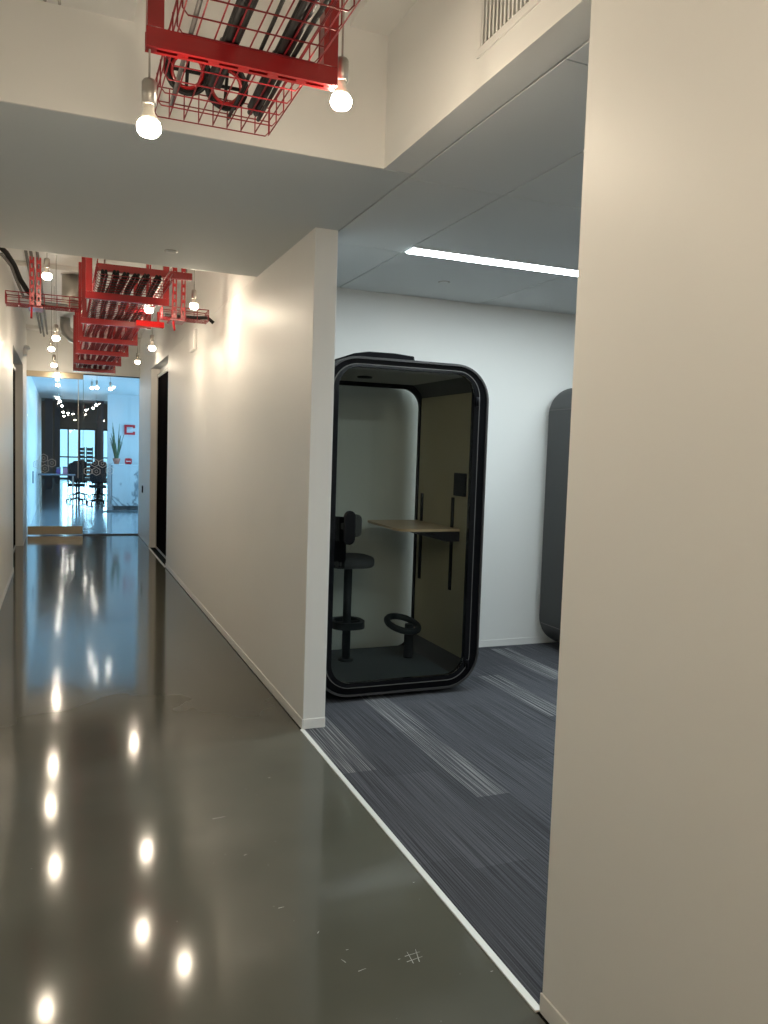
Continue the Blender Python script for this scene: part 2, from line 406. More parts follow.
# card reader on the right far wall
cr_ = MB(); cr_.box(XR-.018,XR,14.0,14.07,.80,.92)
r_ = thing('card_reader', (XR-.009,14.035,.80), 'small dark card reader on the right corridor wall beside the glass partition', 'card reader')
cr_.build('body', M_rubber, r_, .004)
MB().box(XR-.0195,XR-.018,14.022,14.048,.865,.875).build('indicator', M_neck, r_)

# ------------------------------------------------------------------ reception beyond the glass
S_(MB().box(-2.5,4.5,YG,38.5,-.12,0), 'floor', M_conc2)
S_(MB().box(XL-.14,XL,YG+.1,26,0,3.4), 'wall_reception_left', M_white)
S_(MB().box(1.10,3.0,21.35,21.5,0,3.4), 'wall_reception_right', M_white)
S_(MB().box(XL,3.0,YG+.09,24.9,2.86,2.96), 'ceiling_reception', M_white)
S_(MB().box(-2.5,4.5,24.9,38.5,3.4,3.5).box(XL,4.5,24.9,25.0,2.86,3.4), 'ceiling_dark', M_darkc)
S_(MB().box(-2.6,-2.5,26,38.5,0,3.4).box(-2.6,XL-.14,25.9,26,0,3.4), 'wall_lounge_left', M_white)
S_(MB().box(4.5,4.6,21.5,38.5,0,3.4).box(3.0,4.6,21.35,21.5,0,3.4), 'wall_lounge_right', M_slat)
# far window wall: lintel + frames
S_(MB().box(-2.5,4.5,38.3,38.5,2.28,3.4).box(-2.5,-.22,38.3,38.5,0,2.28), 'wall_far', M_darkc)
def window(name, x0,x1,y,z0,z1,mull):
    w = struct(MB().box(x0,x1,y-.05,y+.05,z1-.08,z1).box(x0,x1,y-.05,y+.05,z0,z0+.06).box(x0,x1,y-.04,y+.04,.95,1.01).build(name, M_sill))
    for m_ in mull: MB().box(m_[0],m_[1],y-.06,y+.06,z0,z1).build('mullion', M_sill, w)
    MB().box(x0,x1,y-.004,y+.004,z0+.06,z1-.08).build('glass_pane', M_clear, w)
window('window_2', -.22, 4.5, 38.4, 0, 2.28, [(-.22,-.12),(.28,.34),(.72,.82),(1.42,1.52),(2.1,2.2),(2.7,2.8),(3.4,3.5)])
# unseen side window, added to let blue light into the reception
w = struct(MB().box(2.95,3.05,YG+.1,YG+.16,0,2.86).box(2.95,3.05,21.25,21.35,0,2.86).box(2.95,3.05,YG+.16,21.25,2.76,2.86).box(2.95,3.05,YG+.16,21.25,0,.1).build('added_window', M_sill))
MB().box(2.995,3.005,YG+.16,21.25,.1,2.76).build('glass_pane', M_clear, w)
for yy in (16.5,18.5): MB().box(2.96,3.04,yy,yy+.06,.1,2.76).build('mullion', M_sill, w)
S_(MB().box(XR2,3.05,YG-.05,YG+.09,0,2.96), 'wall_reception_front', M_white)
# columns
for x,y,wd in ((-.50,30,.24),(-.22,34,.20),(1.19,30,.14),(1.13,25.5,.07)):
    S_(MB().box(x,x+wd,y,y+wd,0,3.4), 'wall_column', M_slat)

desk = thing('reception_desk', (1.5,20.8,0), 'veined pale marble reception desk at the right beyond the glass partition', 'desk')
MB().box(1.17,2.3,20.5,21.1,.10,1.10).build('body', M_marble, desk, .004)
MB().box(1.21,2.3,20.56,21.05,0,.10).build('toe_kick', M_sill, desk)
MB().box(1.15,2.3,20.48,21.12,1.10,1.12).build('worktop', M_white, desk)
mtl = thing('doormat', (1.3,20.1,0), 'dark flat mat on the pale floor in front of the marble desk', 'mat')
MB().prism([(.90,19.85),(1.75,19.85),(1.75,20.3),(1.05,20.3)], .001, .012).build('mat_surface', M_sill, mtl)
MB().ring([(.88,19.83),(1.77,19.83),(1.77,20.32),(1.04,20.32)], [(.90,19.85),(1.75,19.85),(1.75,20.3),(1.05,20.3)], .001,.010,'z',False).build('edge_binding', M_rubber, mtl)
pl = thing('potted_plant', (1.28,20.75,1.12), 'tall spiky green plant in a reddish pot on the left end of the marble desk', 'plant')
MB().lathe([(.05,0),(.085,.10),(.09,.14),(.075,.14),(.07,.11)], (1.28,20.75,1.12), 16).build('pot', M_pot, pl)
for i in range(22):
    a = random.random()*2*PI; ln = random.uniform(.35,.68) if i>3 else random.uniform(.8,1.0); sp = random.uniform(.03,.16)
    bx, by = 1.28+.04*math.cos(a), 20.75+.04*math.sin(a)
    pts=[]; m=MB(); w=.026
    for t in (0,.25,.5,.75,1):
        pts.append((bx+sp*math.cos(a)*t**1.5, by+sp*math.sin(a)*t**1.5, 1.23+ln*t))
    d=(-math.sin(a), math.cos(a)); vs=[]
    for j,p in enumerate(pts):
        ww = w*(.7,1,.9,.55,.04)[j]
        vs += [(p[0]-d[0]*ww, p[1]-d[1]*ww, p[2]),(p[0]+math.cos(a)*.006,p[1]+math.sin(a)*.006,p[2]),(p[0]+d[0]*ww, p[1]+d[1]*ww, p[2]),(p[0]-math.cos(a)*.004,p[1]-math.sin(a)*.004,p[2])]
    fs=[(j*4+k,j*4+(k+1)%4,(j+1)*4+(k+1)%4,(j+1)*4+k) for j in range(4) for k in range(4)]
    m.add(vs,fs,0,True).build('leaf', M_green, pl)
# C-shaped sign on the wall
s=1.0
sg = MB(); x0,z0=1.50,1.86
sg.prism([(x0,z0),(x0+.26,z0),(x0+.26,z0+.08),(x0+.21,z0+.08),(x0+.21,z0+.05),(x0+.055,z0+.05),(x0+.055,z0+.20),(x0+.21,z0+.20),(x0+.21,z0+.17),(x0+.26,z0+.17),(x0+.26,z0+.25),(x0,z0+.25)], 21.32,21.348,'y')
tag(sg.build('wall_sign', M_signred), 'square red C-shaped sign on the white wall above the marble desk', 'sign')
bd = MB().prism(rrect(1.475,1.64,1.13,1.27,.03,4), 20.7,20.75,'y')
bdo = thing('desk_sign', (1.555,20.72,1.12), 'small rounded red sign standing on the marble desk, right of the plant', 'sign')
bd.build('panel', M_signred, bdo); MB().box(1.50,1.61,20.695,20.699,1.19,1.205).build('lettering_bar', M_frost, bdo)
MB().box(1.49,1.625,20.69,20.76,1.12,1.13).build('foot', M_rubber, bdo)

# console table with boxes, left
tb = thing('console_table', (-.1,20.7,0), 'long thin grey console table on the left beyond the glass door', 'table')
MB().box(-.50,.33,20.5,20.9,.82,.85).build('tabletop', M_slat, tb, .003)
for x in (-.46,.26):
    for y in (20.54,20.83): MB().box(x,x+.035,y,y+.035,0,.82).build('leg', M_steel, tb)
def box_thing(x,y,z,w,h,m,label,name='gift_box'):
    t = thing(name,(x,y,z),label,'box')
    MB().box(x,x+w,y,y+w,z,z+h*.8).build('body', m, t, .003)
    MB().box(x-.004,x+w+.004,y-.004,y+w+.004,z+h*.8,z+h).build('lid', M_slat, t, .002)
box_thing(-.09,20.65,.85,.09,.16,M_purple,'purple box on the grey console table, left of the pink one')
box_thing(.05,20.65,.85,.10,.18,M_pink,'pinkish box on the grey console table, right of the purple one')

# slatted screens and office chairs
def screen(x, label):
    t = thing('privacy_screen',(x+.15,26.6,0),label,'screen',None)
    for i in range(9): MB().box(x,x+.20,26.6,26.63,.42+i*.12,.42+i*.12+.09).build('slat', M_slat, t)
    for xx in (x,x+.18): MB().box(xx,xx+.02,26.63,26.66,0,1.50).build('post', M_sill, t)
    return t
screen(.50,'grey slatted screen behind the dark chairs, left one of two')
screen(.74,'grey slatted screen behind the dark chairs, right one of two')
def office_chair(x,y,label):
    t = thing('office_chair',(x,y,0),label,'chair','dark office chairs beyond the glass')
    MB().prism(rrect(x-.22,x+.22,y-.22,y+.22,.06,4), .43,.50).build('seat', M_chair, t, .01)
    MB().prism(rrect(x-.20,x+.20,.58,1.08,.08,5), y-.25,y-.20,'y').build('backrest', M_chair, t, .01)
    MB().tube([(x,y,.12),(x,y,.43)], .025).build('post', M_rubber, t)
    m = MB()
    for k in range(5):
        a=2*PI*k/5+.3; m.tube([(x,y,.12),(x+.27*math.cos(a),y+.27*math.sin(a),.06)], .018, 6)
        m.tube([(x+.27*math.cos(a)-.02,y+.27*math.sin(a),.03),(x+.27*math.cos(a)+.02,y+.27*math.sin(a),.03)], .03, 10)
    m.build('base', M_rubber, t)
    MB().tube([(x,y-.16,.45),(x,y-.24,.50),(x,y-.245,.62)], .02).build('back_support', M_rubber, t)
    return t
c0 = office_chair(.40,23.2,'dark office chair beyond the glass, leftmost of the cluster')
for x,y,l in ((.92,22.6,'dark office chair beyond the glass, nearest in the cluster'),(.52,25.6,'dark office chair directly in front of the left slatted screen'),(1.08,25.4,'dark office chair directly in front of the right slatted screen')):
    dup(c0,(x,y,0),l)

# ------------------------------------------------------------------ pendants
def pendant(x,y,z,ztop,label,group,scale=1.0,lit=M_bulb):
    # z = centre of the glowing bulb
    t = thing('pendant_lamp',(x,y,ztop),label,'lamp',group)
    k=scale
    MB().tube([(x,y,z+.115*k),(x,y,ztop)], .0032, 6).build('cord', M_cord, t)
    MB().lathe([(.004,.128),(.016,.125),(.0205,.118),(.0205,.060),(.018,.057)], (x,y,z), 16).build('socket', M_steel, t)
    b_ = MB().lathe([(.014,.060),(.0145,.042),(.020,.028),(.026,.016)], (x,y,z), 16).build('bulb_neck', M_neck, t)
    MB().lathe([(.026,.016),(.031,.007),(.033,-.002),(.031,-.012),(.024,-.021),(.012,-.026),(.0001,-.027)], (x,y,z), 16).build('bulb', lit, t)
    return t
G='bare bulb pendants over the corridor'
pendant(.223,2.35,2.474,3.205,'bare glowing bulb on a cord at the left side of the nearest red cable tray',G)
pendant(.793,2.40,2.671,3.66,'bare glowing bulb on a cord at the right end of the nearest red crossbar',G)
for x,y,z,l in ((-.095,6.40,2.806,'glowing bulb nearest behind the lowered ceiling on the left, beside the slotted red strut'),
    (.966,6.45,2.703,'glowing bulb nearest behind the lowered ceiling on the right, by the white wall'),
    (.69,7.10,2.744,'glowing bulb hanging against the right underside of the far cable tray'),
    (-.043,8.2,2.581,'glowing bulb on the left, below the end of the silver duct'),
    (.829,8.2,2.557,'glowing bulb low on the right, the larger of the two beyond the red cross tray'),
    (-.098,9.8,2.647,'glowing bulb third along the left row past the lowered ceiling'),
    (-.079,10.8,2.559,'glowing bulb fourth along the left row past the lowered ceiling'),
    (1.015,12.0,2.787,'glowing bulb on the right nearest to the dark doorway'),
    (-.058,14.2,2.719,'glowing bulb just in front of the glass door top, last in the left row')):
    pendant(x,y,z,ZH,l,G)
for x,y in ((.223,.2),(.80,.4),(.223,-1.8),(.80,-1.6)):
    pendant(x,y,2.62,3.205 if x<.25 else 3.66,'bare glowing bulb over the near corridor behind the viewpoint',G)
GR='bulbs in the reception beyond the glass'
rec=[(.60,15.3,2.61),(-.05,15.1,2.6),(.56,16.6,2.68),(-.058,19.4,2.6),(-.017,20.8,2.6),(.842,15.5,2.61),(.03,23.5,2.6),(.068,28.1,2.6),(.224,28.8,2.6),(.39,29.5,2.6),(.698,25.5,2.6),(.836,23.9,2.6),(.841,21.9,2.6),(.113,32.2,2.6),(.57,37,2.6),(1.5,37,2.6),(1.7,36.6,2.6)]
for i,(x,y,z) in enumerate(rec):
    pendant(x,y,z,2.86 if y<24.9 else 3.4, 'small bulb glowing under the reception ceiling seen through the glass', GR, 1.0, M_bulb2)

# ------------------------------------------------------------------ trapeze hangers and basket trays
def slotted_crossbar(x0,x1,y,z,d=.041,h=.05):
    # U channel, open upward, slots in its underside, running in X; z = underside
    m=MB(); t=.003
    m.box(x0,x1,y-d/2,y-d/2+t,z,z+h).box(x0,x1,y+d/2-t,y+d/2,z,z+h)
    m.box(x0,x1,y-d/2+t,y-.007,z,z+t).box(x0,x1,y+.007,y+d/2-t,z,z+t)
    x=x0
    while x<x1:
        m.box(x,min(x+.03,x1),y-.006,y+.006,z,z+t); x+=.085
    return m
def slotted_upright(x,y,z0,z1,w=.041,d=.05):
    m=MB(); t=.003
    m.box(x-w/2,x-w/2+t,y-d/2,y+d/2,z0,z1).box(x+w/2-t,x+w/2,y-d/2,y+d/2,z0,z1)
    m.box(x-w/2+t,x-.007,y-d/2,y-d/2+t,z0,z1).box(x+.007,x+w/2-t,y-d/2,y-d/2+t,z0,z1)
    z=z0
    while z<z1:
        m.box(x-.007,x+.007,y-d/2,y-d/2+t,z,min(z+.028,z1)); z+=.065
    return m
def solid_upright(x,y,z0,z1,w=.044,d=.05):
    m=MB(); t=.003
    return m.box(x-w/2,x+w/2,y-d/2,y-d/2+t,z0,z1).box(x-w/2,x-w/2+t,y-d/2+t,y+d/2,z0,z1).box(x+w/2-t,x+w/2,y-d/2+t,y+d/2,z0,z1)
def hanger(x0,x1,y,z,ztop,label,zt2=None,group='red trapeze hangers carrying the cable tray'):
    t = thing('trapeze_hanger',((x0+x1)/2,y,z),label,'hanger',group)
    slotted_crossbar(x0,x1,y,z,h=.052).build('crossbar', M_red, t)
    solid_upright(x0+.024,y,z+.052,ztop).build('upright', M_red, t)
    solid_upright(x1-.024,y,z+.052,zt2 or ztop).build('upright', M_red, t)
    for x in (x0+.024,x1-.024): MB().tube([(x,y+.026,z+.085),(x,y+.034,z+.085)], .009, 6).build('bolt', M_steel, t)
    return t
hanger(.212,.757,2.35,2.68,3.66,'wide red channel frame nearest overhead, the basket tray lying across it') 
hz=[6.5,7.85,9.25,10.5,11.8,13.05]
ol=['nearest','second','third','fourth','fifth','farthest']
for i,y in enumerate(hz):
    hanger(.17,.78,y,2.69,ZH,f'red channel frame under the far cable tray, {ol[i]} of the row before the glass')
# upper crossbar close behind the soffit
ub = thing('strut_crossbar',(.58,6.2,2.835),'long red channel bar just behind the lowered ceiling edge, above the far tray','strut')
slotted_crossbar(.24,.91,6.20,2.845).build('channel', M_red, ub)
for x in (.29,.87): MB().tube([(x,6.20,2.85),(x,6.20,ZH)], .006).build('threaded_rod', M_steel, ub)

def basket(x0,x1,y0,y1,z,h,label,px=.05,py=.1,r=.0024,flip=False,end0=True,end1=True,group=None):
    # basket tray running along Y (flip: along X); bottom at z
    t = thing('basket_tray',((x0+x1)/2,(y0+y1)/2,z) if not flip else ((y0+y1)/2,(x0+x1)/2,z),label,'cable tray',group)
    F = (lambda p:(p[1],p[0],p[2])) if flip else (lambda p:p)
    lo=MB(); cr=MB()
    n=max(2,round((x1-x0)/px))
    for i in range(n+1):
        x=x0+(x1-x0)*i/n
        a=[]
        if end0: a.append((x,y0,z+h))
        a += [(x,y0,z),(x,y1,z)]
        if end1: a.append((x,y1,z+h))
        lo.tube([F(p) for p in a], r, 5, True, False)
    for x in (x0,x1):
        for zz in (z+h*.5,z+h): lo.tube([F(p) for p in ((x,y0,zz),(x,y1,zz))], r*(1.4 if zz>z+h*.7 else 1), 5, True, False)
    m=round((y1-y0)/py)
    for j in range(m+1):
        y=y0+(y1-y0)*j/m
        cr.tube([F(p) for p in ((x0-r,y,z+h),(x0-r,y,z+.012),(x0+.012,y,z-2*r),(x1-.012,y,z-2*r),(x1+r,y,z+.012),(x1+r,y,z+h))], r, 5, True, False)
    if end1: 
        for zz in (z+h*.5,z+h): cr.tube([F(p) for p in ((x0,y1,zz),(x1,y1,zz))], r, 5, True, False)
    lo.build('long_wires', M_wire, t); cr.build('cross_wires', M_wire, t)
    return t
basket(.295,.695,-3.6,2.93,2.735,.095,'red wire basket cable tray overhead, the nearest one, ending short of the lowered ceiling',end0=False)
basket(.23,.72,5.80,13.35,2.748,.10,'long red wire basket cable tray running on towards the glass partition',end0=False,end1=False,r=.0028)
# cross tray (runs wall to wall under the far tray line)
basket(7.10,7.28,-.41,.16,2.70,.09,'red wire basket tray crossing to the left wall, left of the far main tray',flip=True,r=.003,px=.045)
basket(7.10,7.28,.80,1.19,2.70,.09,'red wire basket tray crossing to the right wall, right of the far main tray',flip=True,r=.003,px=.045)
def strut_pair(xs,y,z0,z1,label):
    t = thing('slotted_strut',(xs[0],y,z1),label,'strut')
    for x in xs: slotted_upright(x,y,z0,z1,.036,.04).build('channel', M_red, t)
    a,b_=min(xs)-.03,max(xs)+.03
    m=MB().box(a,b_,7.06,7.30,z0-.012,z0)
    m.prism([(7.06,z0-.012),(7.11,z0-.012),(7.0,z0-.11),(6.98,z0-.10)], a+.02,a+.035,'x')
    m.build('bracket', M_red, t)
strut_pair((-.215,-.165),7.04,2.685,3.06,'slotted red strut carrying the left cross tray, beside the left bulb')
strut_pair((.89,.962),7.04,2.685,ZH,'pair of slotted red struts carrying the right cross tray')
# bright red flat end plate under the tray
ep = thing('splice_plate',(.75,7.5,2.66),'small bright red angled plate at the right underside of the far tray','bracket')
MB().box(.62,.86,7.48,7.54,2.66,2.71).build('plate', M_redmatt, ep, .003)
MB().box(.66,.68,7.50,7.52,2.71,2.748).box(.80,.82,7.50,7.52,2.71,2.80).build('hook', M_red, ep)

# cables
def wavy(x,y0,y1,z,amp,ph,n=26,dz=.004):
    return [(x+amp*math.sin(ph+3.1*t*(y1-y0)/n*1.0), y0+(y1-y0)*t/n, z+dz*math.sin(ph*2+t*1.7)) for t in range(n+1)]
def cable(pts,r,m,label,name='cable',group=None):
    return tag(MB().tube(pts,r,8).build(name,m),label,'cable',group)
zt=2.738
def bundle(x,y0,y1,z,label,ph,k=4,r=.010,group=None):
    t = thing('cable_bundle',(x,(y0+y1)/2,z),label,'cable bundle',group)
    for i in range(k):
        dx=((i%2)-.5)*2*r*1.02; dz=(i//2)*2*r*.95
        MB().tube([(p[0]+dx,p[1],p[2]+dz) for p in wavy(x,y0,y1,z+r,.010,ph)], r, 8).build('cable', M_cable, t)
    y=y0+.1
    while y<y1:
        q=[(x+.010*math.sin(ph+3.1*(y-y0))+2.35*r*math.cos(a),y,z+2*r+2.3*r*math.sin(a)) for a in [2*PI*q_/10 for q_ in range(10)]]
        MB().tube(q,.003,5,False,True,True).build('cable_tie', M_cable2, t); y+=.55
bundle(.455,-3.2,2.66,zt,'thick black cable bundle in the nearest basket tray, left of two',.4,4,.011)
bundle(.60,-3.2,2.80,zt,'thick black cable bundle in the nearest basket tray, right of two',1.3,4,.010)
cable(wavy(.525,-3.2,2.86,zt+.006,.012,2.2),.006,M_cable,'thin black cable lying between the two bundles in the nearest tray')
cable(wavy(.635,-3.2,2.84,zt+.006,.010,.2),.007,M_cable,'thin black cable along the right side of the nearest tray')
cable(wavy(.335,-3.2,2.86,zt+.006,.008,1.2),.007,M_cable2,'grey conduit along the left side of the nearest tray')
def coil(x,y,z,label):
    t = thing('cable_coil',(x,y,z),label,'cable coil')
    ct,st_=math.cos(1.15),math.sin(1.15)
    def T(px,py,pz): return (x+px, y-py*ct+pz*st_, z+.070+py*st_+pz*ct)
    m=MB()
    for k in range(4):
        R=.066-.005*(k%2); zz=.011*k
        m.tube([T(R*math.cos(2*PI*i/24),R*math.sin(2*PI*i/24),zz) for i in range(24)],.0065,8,False,True,True)
    m.build('loops', M_cable, t)
    MB().tube([T(.049*math.cos(2*PI*i/24),.049*math.sin(2*PI*i/24),.016) for i in range(24)],.006,8,False,True,True).build('hub_ring', M_red, t)
    m=MB()
    for a in (0,PI/2): m.tube([T(-.05*math.cos(a),-.05*math.sin(a),.018),T(.05*math.cos(a),.05*math.sin(a),.018)],.006,6)
    m.build('spoke', M_cable, t)
coil(.378,2.72,zt,'round coil of black cable in the end of the nearest tray, left of two')
coil(.515,2.78,zt,'round coil of black cable in the end of the nearest tray, right of two')
for i,(x,l) in enumerate(((.275,'far left'),(.345,'second from the left'),(.41,'third from the left'),(.485,'third from the right'),(.56,'second from the right'),(.645,'far right'))):
    bundle(x,5.9,13.3,2.755,f'dark cable bundle in the long far tray, {l} of the six',i*.9,4,.011)
# cables dropping from the left wall to the cross tray
cable([(-.485,6.75,3.05),(-.44,6.8,3.07),(-.39,6.88,3.04),(-.34,6.97,2.97),(-.30,7.06,2.88),(-.25,7.15,2.81),(-.15,7.20,2.728),(.05,7.20,2.725)],.020,M_cable,'thick dark cable curving from the left wall down into the left cross tray','power_cable')
cable([(-.478,6.82,3.02),(-.42,6.87,3.02),(-.36,6.96,2.96),(-.33,7.05,2.88),(-.28,7.13,2.76),(-.1,7.14,2.72),(.05,7.14,2.72)],.012,M_cable2,'thinner grey cable curving beside the thick one on the left wall','power_cable')
cable([(.83,7.18,2.725),(.95,7.19,2.725),(1.08,7.20,2.73),(1.20,7.20,2.74),(1.25,7.20,2.70)],.016,M_cable,'dark cable lying in the right cross tray towards the wall','power_cable')
jb = thing('junction_box',(-.53,6.7,3.05),'dark junction box high on the left wall where the thick cable starts','box')
MB().box(XL,-.48,6.62,6.87,2.97,3.10).build('body', M_cable2, jb, .006)
MB().box(-.48,-.475,6.63,6.86,2.98,3.09).build('cover', M_cable2, jb, .003)
# duct
du = thing('round_duct',(.10,9.7,3.10),'silver upright round duct hanging from the far raised ceiling, left of the tray','duct')
MB().tube([(.10,9.7,3.10),(.10,9.7,3.46)], .095, 28).build('duct_body', M_galv, du)
MB().tube([(.10,9.7,3.46),(.10,9.7,ZH)], .105, 28).build('duct_collar', M_galv, du)
MB().tube([(.10,9.7,3.10),(.10,9.7,3.115)], .100, 28).build('duct_rim', M_galv, du)
el_ = thing('duct_elbow',(.16,13.3,3.3),'silver duct elbow high in front of the wall above the glass door','duct')
MB().tube([(.06,13.4,ZH),(.06,13.4,3.40),(.08,13.4,3.30),(.15,13.4,3.23),(.27,13.4,3.21)], .075, 20).build('bend', M_galv, el_)
MB().tube([(.27,13.4,3.21),(.31,13.4,3.21)], .082, 20).build('duct_collar', M_galv, el_)
cd = thing('conduit',(-.25,6.3,3.2),'thin grey conduit pipes running along the left of the far raised ceiling','pipe')
for x,z in ((-.26,3.35),(-.21,3.39),(-.31,3.40)):
    MB().tube([(x,5.74,z),(x,14.5,z)], .014, 10).build('pipe', M_cable2, cd)
bc = thing('beam_clamp',(-.03,3.08,3.205),'small silver forked clamp hanging from the near raised ceiling at top left','clamp')
MB().box(-.042,-.018,3.06,3.10,3.19,3.205).build('plate', M_steel, bc)
for sx in (-.018,.018): MB().tube([(-.03+sx*.6,3.08,3.19),(-.03+sx,3.08,3.15),(-.03+sx*1.3,3.08,3.10)], .005).build('prong', M_steel, bc)
MB().tube([(-.03,3.08,3.19),(-.03,3.08,3.12)], .007).build('rod', M_cable2, bc)

# ------------------------------------------------------------------ vent, sprinklers, linear lamp, emergency light
vt = thing('vent_grille',(XR,2.2,2.98),'white louvred air grille high on the header wall above the opening','vent')
vy0,vy1,vz0,vz1=1.93,2.44,2.955,3.15
m=MB(); w=.028
m.box(XR-.008,XR,vy0-w,vy1+w,vz0-w,vz0).box(XR-.008,XR,vy0-w,vy1+w,vz1,vz1+w).box(XR-.008,XR,vy0-w,vy0,vz0,vz1).box(XR-.008,XR,vy1,vy1+w,vz0,vz1)
m.build('frame', M_base, vt, .002)
MB().box(XR-.0025,XR-.0005,vy0,vy1,vz0,vz1).build('backing', M_cable2, vt)
y=vy0+.012
while y<vy1-.01:
    MB().box(XR-.010,XR-.0025,y,y+.011,vz0,vz1).build('louvre', M_base, vt); y+=.024
ll = thing('linear_lamp',(3.2,4.49,ZC),'long white linear lamp recessed in the room ceiling','lamp','linear lamps in the room ceiling')
MB().box(1.955,4.35,4.425,4.558,ZC-.006,ZC-.001).build('diffuser', M_led, ll)
MB().box(1.949,4.356,4.419,4.425,ZC-.007,ZC-.0005).box(1.949,4.356,4.558,4.564,ZC-.007,ZC-.0005).build('trim_edge', M_base, ll)
for xx,yy,l in ((3.6,2.09,'added unseen linear lamp brightening the room, behind the near right wall'),(3.6,-.31,'added unseen linear lamp brightening the room, farthest towards the viewer')):
    dup(ll,(xx,yy,ZC),l)  # extra lamps out of view, added to brighten the room
def disc(x,y,z,label,name='sprinkler_cover'):
    t=thing(name,(x,y,z),label,'sprinkler')
    MB().lathe([(.001,-.008),(.030,-.008),(.034,-.004),(.034,0)],(x,y,z),24).build('cover_plate', M_tile, t)
    MB().lathe([(.036,-.003),(.042,-.0025),(.042,0)],(x,y,z),24).build('escutcheon', M_steel, t)
disc(.642,5.27,ZC,'small round sprinkler cover on the lowered corridor ceiling')
disc(2.523,5.195,ZC,'small round sprinkler cover on the room ceiling behind the linear lamp')
# emergency light on left far wall above door recess
el = thing('emergency_light',(XL+.03,13.6,2.98),'white twin-head emergency light on the left wall above the far recess','lamp')
MB().box(XL,XL+.05,13.45,13.70,2.92,3.02).build('housing', M_base, el, .006)
for yy in (13.49,13.65): MB().lathe([(.001,.09),(.03,.085),(.045,.06),(.045,.045),(.001,.04)],(XL+.05,yy,2.98),14).build('lamp_head', M_frost, el)
# wall box at right under cross tray
wb = thing('wall_box',(XR-.02,8.6,2.75),'small white box on the right corridor wall beneath the cable end','box')
MB().box(XR-.035,XR,8.40,8.72,2.60,2.80).build('body', M_base, wb, .006)
MB().box(XR-.038,XR-.035,8.42,8.70,2.62,2.78).build('cover', M_base, wb, .002)

